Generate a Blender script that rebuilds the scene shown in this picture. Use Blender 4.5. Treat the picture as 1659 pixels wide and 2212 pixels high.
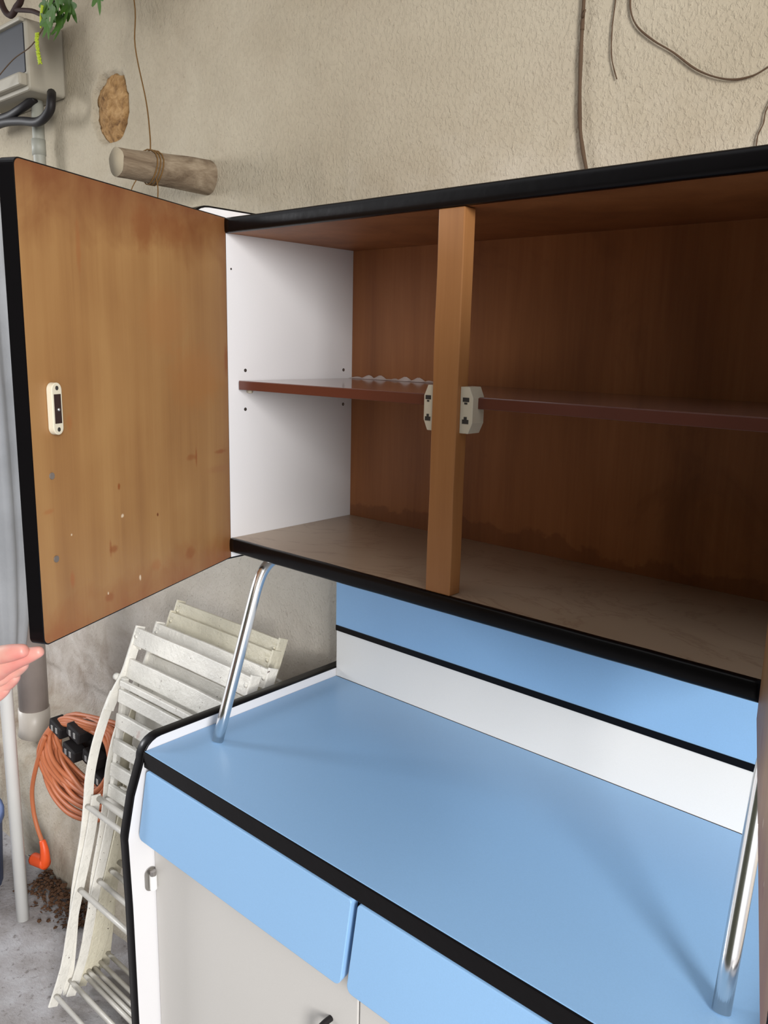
import bpy, bmesh, math, random
from mathutils import Vector, Matrix, noise
random.seed(7)
for o in list(bpy.data.objects): bpy.data.objects.remove(o)
SC = bpy.context.scene
COL = SC.collection
V = Vector

# ------------------------------------------------------------------ camera
F, YAW, PIT, ROL = 1778.76, .725, -.2004, .0213
CAM = V((1.2193, -.9416, 1.5947))
_cy, _sy = math.cos(YAW), math.sin(YAW)
fwd = V((-_sy*math.cos(PIT), _cy*math.cos(PIT), math.sin(PIT)))
_r = V((_cy, _sy, 0)); _u = _r.cross(fwd)
r2 = _r*math.cos(ROL)+_u*math.sin(ROL); u2 = -_r*math.sin(ROL)+_u*math.cos(ROL)
cd = bpy.data.cameras.new('camera'); cam = bpy.data.objects.new('camera', cd); COL.objects.link(cam)
cam.matrix_world = Matrix(((r2.x, u2.x, -fwd.x, CAM.x), (r2.y, u2.y, -fwd.y, CAM.y), (r2.z, u2.z, -fwd.z, CAM.z), (0, 0, 0, 1)))
cd.sensor_fit = 'HORIZONTAL'; cd.sensor_width = 36; cd.lens = F/1659*36; cd.clip_start = .02
SC.camera = cam

# ------------------------------------------------------------------ world, light, exposure
w = bpy.data.worlds.new('world'); SC.world = w; w.use_nodes = True
bg = w.node_tree.nodes['Background']; bg.inputs[0].default_value = (.95, .97, 1, 1); bg.inputs[1].default_value = 1.12

def area(name, loc, target, size, sizey, power, col):
    l = bpy.data.lights.new(name, 'AREA'); l.shape = 'RECTANGLE'; l.size = size; l.size_y = sizey; l.energy = power; l.color = col
    o = bpy.data.objects.new(name, l); COL.objects.link(o); o.location = loc
    o.rotation_euler = (V(target)-V(loc)).to_track_quat('-Z', 'Y').to_euler(); return o
area('daylight_right', V((.5, 0, 1.2))+V((.85, -.52, .24))*4.6, (.5, 0, 1.2), 1.1, 2.0, 310, (1, .98, .95))
area('daylight_left', V((.3, -.1, 1))+V((-.93, -.38, .27))*4.6, (.3, -.1, 1), .9, .9, 95, (.97, .98, 1))
vs = SC.view_settings
vs.view_transform = 'Standard'; vs.look = 'None'; vs.exposure = 0; vs.gamma = 1; vs.use_curve_mapping = False

# ------------------------------------------------------------------ material helpers
def lin(r, g, b):
    f = lambda c: (c/255/12.92) if c/255 <= .04045 else ((c/255+.055)/1.055)**2.4
    return (f(r), f(g), f(b), 1)
class NT:
    def __init__(s, name, rough=.5, metal=0, spec=.5):
        s.m = bpy.data.materials.new(name); s.m.use_nodes = True; s.t = s.m.node_tree
        s.b = s.t.nodes['Principled BSDF']; s.b.inputs['Roughness'].default_value = rough
        s.b.inputs['Metallic'].default_value = metal; s.b.inputs['Specular IOR Level'].default_value = spec
        s.tc = s.t.nodes.new('ShaderNodeTexCoord')
    def n(s, kind, **kw):
        nd = s.t.nodes.new(kind)
        for k, v in kw.items(): setattr(nd, k, v)
        return nd
    def l(s, a, b): s.t.links.new(a, b)
    def mapped(s, scale=(1, 1, 1), loc=(0, 0, 0), co='Object', rot=(0, 0, 0)):
        mp = s.n('ShaderNodeMapping'); mp.inputs['Scale'].default_value = scale; mp.inputs['Location'].default_value = loc; mp.inputs['Rotation'].default_value = rot
        s.l(s.tc.outputs[co], mp.inputs[0]); return mp.outputs[0]
    def noise(s, vec, scale=5, detail=4, rough=.5, dist=0):
        nd = s.n('ShaderNodeTexNoise'); nd.inputs['Scale'].default_value = scale; nd.inputs['Detail'].default_value = detail
        nd.inputs['Roughness'].default_value = rough; nd.inputs['Distortion'].default_value = dist
        s.l(vec, nd.inputs['Vector']); return nd.outputs['Fac']
    def ramp(s, fac, stops):
        r = s.n('ShaderNodeValToRGB'); e = r.color_ramp.elements
        while len(e) < len(stops): e.new(.5)
        for i, (p, c) in enumerate(stops):
            e[i].position = p; e[i].color = c if len(c) == 4 else (*c, 1)
        s.l(fac, r.inputs[0]); return r.outputs[0]
    def g(s, fac, lo, hi, a=0., b=1.):
        m = s.n('ShaderNodeMapRange'); m.inputs[1].default_value = lo; m.inputs[2].default_value = hi; m.inputs[3].default_value = a; m.inputs[4].default_value = b
        s.l(fac, m.inputs[0]); return m.outputs[0]
    def math(s, op, a, b=None):
        m = s.n('ShaderNodeMath', operation=op)
        for i, x in enumerate((a, b)):
            if x is None: continue
            if isinstance(x, (int, float)): m.inputs[i].default_value = x
            else: s.l(x, m.inputs[i])
        return m.outputs[0]
    def mix(s, fac, a, b, mode='MIX'):
        m = s.n('ShaderNodeMix', data_type='RGBA', blend_type=mode)
        for i, x in ((0, fac), (6, a), (7, b)):
            if isinstance(x, (int, float)): m.inputs[i].default_value = x
            elif isinstance(x, tuple): m.inputs[i].default_value = x
            else: s.l(x, m.inputs[i])
        return m.outputs[2]
    def bump(s, h, strength=.3, dist=.01, prev=None):
        b = s.n('ShaderNodeBump'); b.inputs['Strength'].default_value = strength; b.inputs['Distance'].default_value = dist
        s.l(h, b.inputs['Height'])
        if prev is not None: s.l(prev, b.inputs['Normal'])
        s.l(b.outputs[0], s.b.inputs['Normal']); return b.outputs[0]
    def color(s, c):
        if isinstance(c, tuple): s.b.inputs['Base Color'].default_value = c
        else: s.l(c, s.b.inputs['Base Color'])
        return s
def plain(name, c, rough=.5, metal=0, spec=.5, var=.0, bscale=0, bstr=.1):
    t = NT(name, rough, metal, spec)
    if var:
        t.color(t.mix(t.g(t.noise(t.mapped(), 9, 4), .3, .7), tuple(x*(1-var) for x in c[:3])+(1,), c))
    else: t.color(c)
    if bscale: t.bump(t.noise(t.mapped(), bscale, 3), bstr, .002)
    return t.m

# formica with a fine speckle
def formica(name, c, rough=.34, v=.07):
    t = NT(name, rough, 0, .45)
    n1 = t.g(t.noise(t.mapped(), 520, 2), .3, .7)
    n2 = t.g(t.noise(t.mapped(), 3.2, 2), .3, .7)
    d = tuple(x*(1-v) for x in c[:3])+(1,)
    t.color(t.mix(t.math('ADD', t.math('MULTIPLY', n1, .6), t.math('MULTIPLY', n2, .4)), d, c))
    t.bump(t.noise(t.mapped(), 700, 2), .05, .0005); return t.m
M = {}
M['blue'] = formica('blue_formica', lin(138, 178, 218))
M['cream'] = formica('offwhite_formica', lin(226, 224, 221), .4, .04)
M['doorgrey'] = formica('pale_grey_formica', lin(200, 197, 193), .4, .05)
M['white'] = formica('white_melamine', lin(212, 211, 213), .42, .03)
M['black'] = plain('black_edging', (.0035, .003, .0035, 1), .3, 0, .16, 0, 60, .15)
M['dark'] = plain('dark_gap', (.008, .007, .008, 1), .8)
M['chrome'] = plain('chrome', (.86, .85, .84, 1), .2, 1)
M['brushed'] = plain('brushed_nickel', (.45, .43, .41, 1), .35, 1)
M['plastic'] = plain('ivory_plastic', lin(205, 198, 178), .4, 0, .5, .08)
M['magnet'] = plain('dark_magnet', (.035, .022, .02, 1), .35)
M['capgrey'] = plain('grey_screw_cap', lin(112, 104, 98), .4, 0, .5, .2)
M['slot'] = plain('slot_shadow', (.03, .028, .025, 1), .7)

def wood(name, c_lo, c_mid, c_hi, rough=.45, dense=1., stain=0.):
    t = NT(name, rough, 0, .4)
    broad = t.noise(t.mapped((7, 7, .9)), 1.6, 3, .55, .4)
    fine = t.noise(t.mapped((150, 150, 5)), 1, 3, .6)
    f = t.math('ADD', t.math('MULTIPLY', broad, .75), t.math('MULTIPLY', fine, .25))
    c = t.ramp(f, [(.32, c_lo), (.5, c_mid), (.68, c_hi)])
    if stain:
        st = t.g(t.noise(t.mapped((3, 3, 2.2)), 2.2, 5, .65, .6), .58, .74, 0, stain)
        c = t.mix(st, c, (.13, .045, .014, 1))
    if stain:
        sx = t.n('ShaderNodeSeparateXYZ'); t.l(t.tc.outputs['Object'], sx.inputs[0])
        tide = t.math('ADD', sx.outputs[2], t.math('MULTIPLY', t.math('SUBTRACT', t.noise(t.mapped(), 6, 5, .7), .5), .14))
        c = t.mix(t.g(tide, 1.262, 1.254, 0, .4), c, (.10, .03, .01, 1))
    t.color(c); t.bump(fine, .06, .001); return t
M['wood'] = wood('varnished_wood', lin(132, 82, 48), lin(150, 97, 57), lin(163, 108, 66), .5, 1, .35).m
M['post'] = wood('pale_pine', lin(146, 98, 58), lin(160, 110, 66), lin(172, 122, 76), .4).m
M['shelf_edge'] = plain('brown_edge', lin(98, 50, 36), .35, 0, .5, .15)

# door inner face: tan veneer with scorched rim, rust marks and scratches, laid out in the panel's own UV
def door_mat():
    t = NT('stained_door_veneer', .47, 0, .4)
    uv = t.n('ShaderNodeSeparateXYZ'); t.l(t.tc.outputs['UV'], uv.inputs[0]); U, W_ = uv.outputs[0], uv.outputs[1]
    m = t.mapped((1, 1, 1), co='UV')
    band = t.noise(t.mapped((9, .55, 1), co='UV'), 1.3, 3, .5, .25)
    soft = t.noise(m, 3.2, 3, .5, .3)
    fine = t.noise(t.mapped((120, 3, 1), co='UV'), 1, 2)
    f = t.math('ADD', t.math('MULTIPLY', band, .5), t.math('ADD', t.math('MULTIPLY', soft, .38), t.math('MULTIPLY', fine, .12)))
    c = t.ramp(f, [(.30, lin(132, 94, 58)), (.47, lin(146, 108, 67)), (.66, lin(158, 121, 77))])
    # scorched rim (brown varnish burn along the top edge and bottom edge)
    wob = t.math('MULTIPLY', t.math('SUBTRACT', t.noise(m, 7, 4, .6, .5), .5), .22)
    topd = t.math('ADD', t.math('SUBTRACT', 1., W_), wob)
    burn = t.g(topd, .15, -.01, 0, .85)
    c = t.mix(burn, c, lin(104, 55, 28))
    botd = t.math('ADD', W_, t.math('MULTIPLY', wob, 1.1))
    burn2 = t.g(botd, .10, -.02, 0, .7)
    c = t.mix(burn2, c, lin(128, 70, 34))
    sided = t.math('ADD', U, t.math('MULTIPLY', wob, .6))
    c = t.mix(t.g(sided, .05, -.01, 0, .45), c, lin(120, 70, 36))
    def spot(c, u, v, ru, rv, col, k=1., warp=.5):
        du = t.math('DIVIDE', t.math('SUBTRACT', U, u), ru); dv = t.math('DIVIDE', t.math('SUBTRACT', W_, v), rv)
        d = t.math('SQRT', t.math('ADD', t.math('MULTIPLY', du, du), t.math('MULTIPLY', dv, dv)))
        d = t.math('ADD', d, t.math('MULTIPLY', t.math('SUBTRACT', t.noise(m, 38, 3, .6), .5), warp*2))
        return t.mix(t.g(d, 1.15, .55, 0, k), c, col)
    rust = lin(126, 66, 30); red = lin(146, 84, 46)
    # U: 0 hinge .. 1 free edge ; V: 0 bottom .. 1 top
    for a in [(.235, .335, .006, .032, rust, .55), (.265, .335, .035, .009, rust, .45), (.07, .335, .04, .007, rust, .6), (.08, .285, .09, .012, lin(140, 96, 62), .5),
              (.015, .60, .012, .05, rust, .6), (.70, .155, .020, .010, rust, .6), (.715, .158, .006, .020, rust, .5), (.49, .075, .03, .016, red, .35),
              (.73, .045, .022, .012, rust, .5), (.88, .12, .010, .02, red, .5), (.955, .29, .02, .006, red, .4),
              (.665, .30, .006, .008, rust, .8), (.475, .205, .005, .005, lin(96, 45, 20), .9), (.86, .47, .012, .02, red, .3), (.29, .07, .03, .02, rust, .45),
              (.79, .85, .010, .06, lin(140, 80, 44), .35), (.5, .92, .06, .06, lin(120, 66, 34), .5), (.35, .93, .10, .05, lin(120, 66, 34), .4), (.40, .70, .13, .09, lin(150, 104, 62), .45), (.22, .55, .18, .09, lin(152, 104, 60), .5)]:
        c = spot(c, *a)
    for a in [(.655, .228, .008, .005), (.875, .222, .004, .004), (.735, .055, .003, .004), (.58, .06, .006, .008), (.72, .0, .0, .0)][:4]:
        c = spot(c, *a, lin(214, 196, 170), .8, .8)
    t.color(c); t.bump(fine, .05, .001); return t.m
M['door'] = door_mat()

def marble():
    t = NT('marbled_laminate', .33, 0, .5)
    m = t.mapped()
    v = t.noise(m, 4.5, 6, .62, 1.6)
    vein = t.ramp(t.math('ABSOLUTE', t.math('SUBTRACT', v, .5)), [(0, (1, 1, 1, 1)), (.012, (.45, .45, .45, 1)), (.03, (0, 0, 0, 1))])
    base = t.ramp(t.noise(m, 3, 4), [(.35, lin(158, 138, 116)), (.65, lin(176, 156, 134))])
    t.color(t.mix(t.math('MULTIPLY', vein, .35), base, lin(112, 78, 52))); return t.m
M['marble'] = marble()
M['shelf_top'] = plain('glossy_plum_brown_laminate', lin(128, 92, 84), .1, 0, .9, .1)

def plaster():
    t = NT('rough_plaster', .93, 0, .15)
    m = t.mapped()
    big = t.noise(m, 1.1, 5, .6, .3)
    mid = t.noise(m, 7, 5, .6)
    fine = t.noise(m, 95, 5, .72)
    chip = t.noise(t.mapped((1, 1, .7), rot=(0, .5, 0)), 150, 4, .6, .3)
    sx = t.n('ShaderNodeSeparateXYZ'); t.l(t.tc.outputs['Object'], sx.inputs[0])
    c = t.ramp(big, [(.3, lin(154, 143, 123)), (.5, lin(168, 158, 139)), (.7, lin(178, 169, 151))])
    c = t.mix(t.g(mid, .5, .75, 0, .22), c, lin(152, 138, 120))
    paler = t.g(t.math('ADD', sx.outputs[2], t.math('MULTIPLY', t.math('SUBTRACT', mid, .5), .6)), 1.95, 1.2)
    c = t.mix(t.math('MULTIPLY', paler, .8), c, t.ramp(big, [(.3, lin(198, 192, 182)), (.7, lin(214, 209, 201))]))
    # older grey-mauve mortar low on the wall at the left
    low = t.g(t.math('ADD', sx.outputs[2], t.math('MULTIPLY', t.math('SUBTRACT', mid, .5), .5)), 1.05, .45)
    c = t.mix(t.math('MULTIPLY', low, .75), c, t.ramp(t.noise(m, 9, 6, .65, .4), [(.33, lin(132, 116, 104)), (.5, lin(170, 160, 153)), (.62, lin(188, 181, 176))]))
    lowl = t.g(sx.outputs[2], .42, .3)
    c = t.mix(t.math('MULTIPLY', lowl, .8), c, t.ramp(t.noise(m, 4.5, 6, .65, .4), [(.3, lin(128, 104, 80)), (.48, lin(172, 162, 144)), (.65, lin(190, 182, 168))]))
    dirt = t.g(chip, .66, .74, 0, .45)
    c = t.mix(dirt, c, lin(120, 104, 86))
    t.color(c)
    b1 = t.bump(t.g(chip, .48, .75), .6, .0022)
    b2 = t.bump(fine, .55, .0022, b1)
    t.bump(mid, .35, .006, b2); return t.m
M['plaster'] = plaster()
def concrete():
    t = NT('rough_concrete', .9, 0, .2)
    m = t.mapped()
    c = t.ramp(t.noise(m, 6, 6, .65), [(.3, lin(128, 122, 118)), (.5, lin(158, 155, 156)), (.7, lin(182, 182, 186))])
    c = t.mix(t.g(t.noise(m, 60, 4, .6), .58, .68, 0, .6), c, lin(96, 88, 84))
    sx = t.n('ShaderNodeSeparateXYZ'); t.l(t.tc.outputs['Object'], sx.inputs[0])
    t.color(c)
    t.bump(t.noise(m, 90, 5, .7), .6, .006); return t.m
M['concrete'] = concrete()
def stone():
    t = NT('tan_rubble_stone', .9, 0, .2); m = t.mapped()
    t.color(t.ramp(t.noise(m, 28, 5, .65, .6), [(.33, lin(96, 68, 40)), (.48, lin(142, 108, 68)), (.66, lin(176, 142, 98))]))
    t.bump(t.noise(m, 60, 5, .7), .8, .01); return t.m
M['stone'] = stone()
def bark():
    t = NT('grey_weathered_log', .85, 0, .2); m = t.mapped((1, .35, 1))
    t.color(t.ramp(t.noise(m, 24, 5, .65, .8), [(.33, lin(88, 73, 58)), (.5, lin(120, 105, 87)), (.66, lin(146, 132, 112))]))
    t.bump(t.noise(m, 40, 5, .7), .7, .006); return t.m
M['bark'] = bark()
M['blocker'] = plain('dark_blocker', lin(74, 76, 62), .9, 0, .2, .4)  # for the added slab that blocks sky light
M['logend'] = plain('cut_log_end', lin(166, 154, 132), .9, 0, .2, .2, 50, .4)
def paint(name, c, chip):
    t = NT(name, .33, 0, .5); m = t.mapped()
    c2 = t.mix(t.g(t.noise(m, 14, 4), .4, .7), c, tuple(x*.86 for x in c[:3])+(1,))
    c3 = t.mix(t.g(t.noise(m, 95, 4, .7), chip, chip+.03), c2, lin(70, 38, 34))
    c3 = t.mix(t.g(t.noise(m, 6, 4, .7), .70, .76, 0, .6), c3, lin(190, 150, 140))
    t.color(c3)
    t.bump(t.noise(m, 75, 5, .65), .6, .005); return t.m
M['paint'] = paint('chipped_white_paint', lin(230, 227, 219), .67)
M['paint_cream'] = paint('yellowed_white_paint', lin(216, 210, 190), .67)
M['steelrod'] = plain('worn_painted_rod', lin(212, 208, 200), .35, 0, .5, .2, 80, .3)
M['orange'] = plain('orange_rubber', lin(188, 110, 72), .5, 0, .4, .18)
M['orange_plug'] = plain('orange_plug', lin(226, 84, 34), .45)
M['rubber'] = plain('black_rubber', lin(30, 27, 28), .55, 0, .25, .2)
M['metal'] = plain('dull_metal', (.55, .55, .53, 1), .35, .9)
M['pipegrey'] = plain('grey_pvc', lin(150, 150, 140), .55, 0, .4, .12)
M['pipe2'] = plain('stained_grey_pvc', lin(168, 156, 150), .4, 0, .5, .22)
M['pipeend'] = plain('white_pvc_end', lin(196, 188, 178), .4, 0, .5, .1)
M['box'] = plain('grey_enamel_box', lin(150, 144, 130), .6, 0, .3, .15, 30, .15)
M['glassdark'] = plain('dark_meter_window', lin(30, 34, 42), .4, 0, .3, .3)
M['pole'] = plain('white_pole_paint', lin(228, 228, 226), .4, 0, .5, .05)
M['canvas'] = plain('grey_canvas', lin(168, 170, 174), .6, 0, .4, .2, 120, .3)
M['twig'] = plain('brown_vine', lin(88, 70, 54), .8, 0, .2, .3)
M['twig_dark'] = plain('dark_vine_stem', lin(52, 36, 32), .8, 0, .2, .3)
M['twine'] = plain('brown_twine', lin(112, 84, 50), .85, 0, .1, .2)
M['leaf'] = plain('green_leaf', lin(62, 98, 28), .6, 0, .15, .4)
M['catkin'] = plain('yellow_green_catkin', lin(168, 186, 52), .7, 0, .3, .25)
M['dirt'] = plain('dead_leaves', lin(92, 68, 52), .95, 0, .1, .45)
M['tub'] = plain('blue_plastic', lin(84, 104, 150), .5, 0, .4, .1)
M['plank'] = plain('brown_plank', lin(112, 78, 58), .8, 0, .2, .2)
M['paper'] = plain('torn_white_film', lin(214, 206, 204), .4, 0, .5, .05)
def skin():
    t = NT('skin', .42, 0, .45); m = t.mapped()
    t.color(t.mix(t.g(t.noise(m, 22, 3), .35, .65), lin(206, 158, 144), lin(204, 128, 120)))
    t.b.inputs['Subsurface Weight'].default_value = .15; t.b.inputs['Subsurface Radius'].default_value = (.01, .004, .002)
    t.bump(t.noise(m, 180, 3), .15, .001); return t.m
M['skin'] = skin()

# ------------------------------------------------------------------ geometry helpers
def tag(o, label=None, cat=None, group=None, kind=None):
    for k, v in (('label', label), ('category', cat), ('group', group), ('kind', kind)):
        if v: o[k] = v
    return o
def wloc(o):
    p = V((0, 0, 0))
    while o is not None: p = p+o.location; o = o.parent
    return p
def thing(name, loc, label, cat, group=None):
    o = bpy.data.objects.new(name, None); COL.objects.link(o); o.location = loc; o.empty_display_size = .05
    return tag(o, label, cat, group)
def obj(name, bm, mats, parent=None, smooth=False, loc=None, world=True, bevel=0):
    """bm is written in world coordinates; the object's origin is put at loc (or at its parent's origin)"""
    base = wloc(parent) if parent is not None else V((0, 0, 0))
    org = V(loc) if loc is not None else base
    if world: bmesh.ops.translate(bm, verts=bm.verts, vec=-org)
    bmesh.ops.recalc_face_normals(bm, faces=bm.faces)
    me = bpy.data.meshes.new(name); bm.to_mesh(me); bm.free()
    for m in (mats if isinstance(mats, (list, tuple)) else [mats]): me.materials.append(m)
    if smooth:
        for p in me.polygons: p.use_smooth = True
    o = bpy.data.objects.new(name, me); COL.objects.link(o)
    if parent is not None: o.parent = parent
    o.location = (org-base) if world else (V(loc) if loc is not None else V((0, 0, 0)))
    if bevel:
        b = o.modifiers.new('bevel', 'BEVEL'); b.width = bevel; b.segments = 2; b.limit_method = 'ANGLE'; b.angle_limit = math.radians(40)
    return o
def box(bm, x0, x1, y0, y1, z0, z1, mat=0):
    vs_ = [bm.verts.new(p) for p in ((x0, y0, z0), (x1, y0, z0), (x1, y1, z0), (x0, y1, z0), (x0, y0, z1), (x1, y0, z1), (x1, y1, z1), (x0, y1, z1))]
    for f in ((0, 3, 2, 1), (4, 5, 6, 7), (0, 1, 5, 4), (1, 2, 6, 5), (2, 3, 7, 6), (3, 0, 4, 7)):
        bm.faces.new([vs_[i] for i in f]).material_index = mat
    return vs_
def boxo(name, b, mat, parent, bevel=.0008, **k):
    bm = bmesh.new(); box(bm, *b); return obj(name, bm, mat, parent, bevel=bevel, **k)
def prism(bm, poly, f, w0, w1, mat=0, mat_side=None, mat_back=None, uv=None):
    a = [bm.verts.new(f(u, v, w0)) for u, v in poly]; b = [bm.verts.new(f(u, v, w1)) for u, v in poly]
    fa = bm.faces.new(a); fa.material_index = mat
    fb = bm.faces.new(b[::-1]); fb.material_index = mat if mat_back is None else mat_back
    n = len(poly)
    for i in range(n):
        fc = bm.faces.new((a[i], b[i], b[(i+1) % n], a[(i+1) % n])); fc.material_index = mat if mat_side is None else mat_side
    if uv:
        ly = bm.loops.layers.uv.verify()
        for fc in (fa, fb):
            pl = poly if fc is fa else poly[::-1]
            for lp, p in zip(fc.loops, pl): lp[ly].uv = uv(*p)
def ring(bm, A, B, f, w0, w1):
    n = len(A)
    R_ = [[bm.verts.new(f(u, v, w)) for u, v in P] for P, w in ((A, w0), (B, w0), (B, w1), (A, w1))]
    for k in range(4):
        for i in range(n):
            j = (i+1) % n; bm.faces.new((R_[k][i], R_[k][j], R_[(k+1) % 4][j], R_[(k+1) % 4][i]))
def rrect(u0, u1, v0, v1, radii, seg=5):
    """radii: bl, br, tr, tl"""
    out = []
    for (cu, cv, a0, r) in ((u0, v0, 180, radii[0]), (u1, v0, 270, radii[1]), (u1, v1, 0, radii[2]), (u0, v1, 90, radii[3])):
        su = 1 if cu == u0 else -1; sv = 1 if cv == v0 else -1
        if r <= 0: r = 1e-5
        for i in range(seg+1):
            a = math.radians(a0+90*i/seg); out.append((cu+su*r+r*math.cos(a), cv+sv*r+r*math.sin(a)))
    return out
def catmull(P, n=6, closed=False):
    P = [V(p) for p in P]; out = []; N = len(P)
    for i in range(N if closed else N-1):
        if closed: a, b, c, d = P[(i-1) % N], P[i], P[(i+1) % N], P[(i+2) % N]
        else: a, b, c, d = P[max(i-1, 0)], P[i], P[i+1], P[min(i+2, N-1)]
        for k in range(n):
            t = k/n
            out.append(.5*((2*b)+(c-a)*t+(2*a-5*b+4*c-d)*t*t+(3*b-a-3*c+d)*t**3))
    if not closed: out.append(P[-1])
    return out
def tube(bm, pts, rad, seg=10, closed=False, caps=True, mat=0):
    pts = [V(p) for p in pts]; N = len(pts)
    R_ = rad if callable(rad) else (lambda t: rad)
    T = []
    for i in range(N):
        if closed: t = pts[(i+1) % N]-pts[(i-1) % N]
        else: t = pts[min(i+1, N-1)]-pts[max(i-1, 0)]
        T.append(t.normalized())
    up = V((0, 0, 1)) if abs(T[0].z) < .9 else V((1, 0, 0))
    nrm = (up-T[0]*up.dot(T[0])).normalized(); rings = []
    for i in range(N):
        nrm = (nrm-T[i]*nrm.dot(T[i])).normalized(); bi = T[i].cross(nrm); r = R_(i/max(1, N-1))
        rings.append([bm.verts.new(pts[i]+(nrm*math.cos(2*math.pi*k/seg)+bi*math.sin(2*math.pi*k/seg))*r) for k in range(seg)])
    for i in range(N if closed else N-1):
        A, B = rings[i], rings[(i+1) % N]
        for k in range(seg): bm.faces.new((A[k], A[(k+1) % seg], B[(k+1) % seg], B[k])).material_index = mat
    if caps and not closed:
        bm.faces.new(rings[0][::-1]).material_index = mat; bm.faces.new(rings[-1]).material_index = mat
def strap(bm, pts, width, thick, wdir=None):
    """flat bar along pts lying in the YZ plane; width in the plane, thickness along X"""
    pts = [V(p) for p in pts]; N = len(pts); rings = []
    for i in range(N):
        t = (pts[min(i+1, N-1)]-pts[max(i-1, 0)]).normalized(); s = V((1, 0, 0)); n = s.cross(t).normalized()
        rings.append([bm.verts.new(pts[i]+a*s*thick/2+b*n*width/2) for a, b in ((-1, -1), (1, -1), (1, 1), (-1, 1))])
    for i in range(N-1):
        for k in range(4): bm.faces.new((rings[i][k], rings[i][(k+1) % 4], rings[i+1][(k+1) % 4], rings[i+1][k]))
    bm.faces.new(rings[0][::-1]); bm.faces.new(rings[-1])
def tubeo(name, pts, r, mat, parent=None, seg=10, closed=False, **k):
    bm = bmesh.new(); tube(bm, pts, r, seg, closed); return obj(name, bm, mat, parent, smooth=True, **k)

# ================================================================== SETTING
def smooth(a, b, x):
    t = max(0, min(1, (x-a)/(b-a))); return t*t*(3-2*t)
PROF = [(-.002, .066), (.05, .068), (.12, .074), (.2, .082), (.27, .092), (.295, .10), (.312, .125), (.32, .20), (.332, .29), (.36, .335), (.42, .345)]
def wall_y(x, z):
    if z >= PROF[-1][0]: yp = PROF[-1][1]
    else:
        for (z0, y0), (z1, y1) in zip(PROF, PROF[1:]):
            if z <= z1: yp = y0+(y1-y0)*max(0, (z-z0))/(z1-z0); break
    k = smooth(-.03, -.07, x)
    y = .345*(1-k)+yp*k
    d = (noise.noise(V((x*2.3, 0, z*2.3)))*.006+noise.noise(V((x*9, 3, z*9)))*.0028+noise.noise(V((x*30, 7, z*30)))*.0012)
    if z < .45: d += (noise.noise(V((x*5, 11, z*6)))*.014)*k
    if x < -.5 and z < .9: d += noise.noise(V((x*6, 5, z*7)))*.006*smooth(.9, .6, z)
    if x > -.05: d = min(d, 0)*.0+abs(d)*.5
    # recess where the plaster has fallen from a rubble stone
    ex = (x+.945)/.086; ez = (z-2.208)/.084
    q = (abs(ex)**2.6+abs(ez)**2.6)**(1/2.6)+noise.noise(V((x*24, 1, z*24)))*.16
    d += .034*smooth(1.08, .88, q)
    return y+d
def build_wall():
    xs = [-3.6+.03*i for i in range(60)]
    xs = [x for x in xs if x < -1.9]; x = -1.9
    while x < .02: xs.append(x); x += .009
    while x < 2.4: xs.append(x); x += .02
    xs += [2.6, 3.0, 3.4]
    zs = []; z = -.002
    while z < .5: zs.append(z); z += .011
    while z < 2.05: zs.append(z); z += .02
    while z < 2.5: zs.append(z); z += .009
    while z < 2.95: zs.append(z); z += .03
    zs.append(2.96)
    bm = bmesh.new(); G = []
    for x in xs:
        col = [bm.verts.new((x, wall_y(x, z), z)) for z in zs]; G.append(col)
    for i in range(len(xs)-1):
        for j in range(len(zs)-1): bm.faces.new((G[i][j], G[i+1][j], G[i+1][j+1], G[i][j+1]))
    # thickness
    x0, x1, z1 = xs[0], xs[-1], zs[-1]
    b = [bm.verts.new(p) for p in ((x0, .62, -.002), (x1, .62, -.002), (x1, .62, z1), (x0, .62, z1))]
    bm.faces.new(b[::-1]); bm.faces.new([c[-1] for c in G]+[b[2], b[3]]); bm.faces.new(G[0]+[b[3], b[0]]); bm.faces.new(G[-1][::-1]+[b[1], b[2]])
    return tag(obj('wall_back', bm, M['plaster'], smooth=True), kind='structure')
wall = build_wall()
# stone bared in the recess
bm = bmesh.new(); bmesh.ops.create_icosphere(bm, subdivisions=5, radius=1)
for v in bm.verts:
    p = v.co.copy(); n_ = 1+.16*noise.noise(p*2.2)+.10*noise.noise(p*6)+.05*noise.noise(p*14)
    v.co = V((-.945+p.x*.118, .392+p.y*.044*n_+.006*noise.noise(p*9), 2.208+p.z*.115))
obj('stone', bm, M['stone'], wall, smooth=True)

bm = bmesh.new(); box(bm, -6, 6, -6.5, .6, -.12, 0)
tag(obj('floor', bm, M['concrete']), kind='structure')
bm = bmesh.new(); box(bm, -3.6, 3.4, -.35, .62, 2.965, 3.05)  # added roof slab out of view, sized to cut sky light from above
tag(obj('shade_roof', bm, M['plank']), kind='structure')

# added unseen slab opposite the wall: blocks low sky light from the front
bm = bmesh.new(); box(bm, -1.7, 2.3, -3.3, -3.1, 0, 4.6)
tag(obj('front_blocker', bm, M['blocker']), kind='structure')

# ================================================================== KITCHEN DRESSER
W = .966
dr = thing('kitchen_dresser', (.5, .05, 0), 'pale blue and white formica kitchen dresser with black edging and open upper cabinet doors', 'cabinet')
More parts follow.
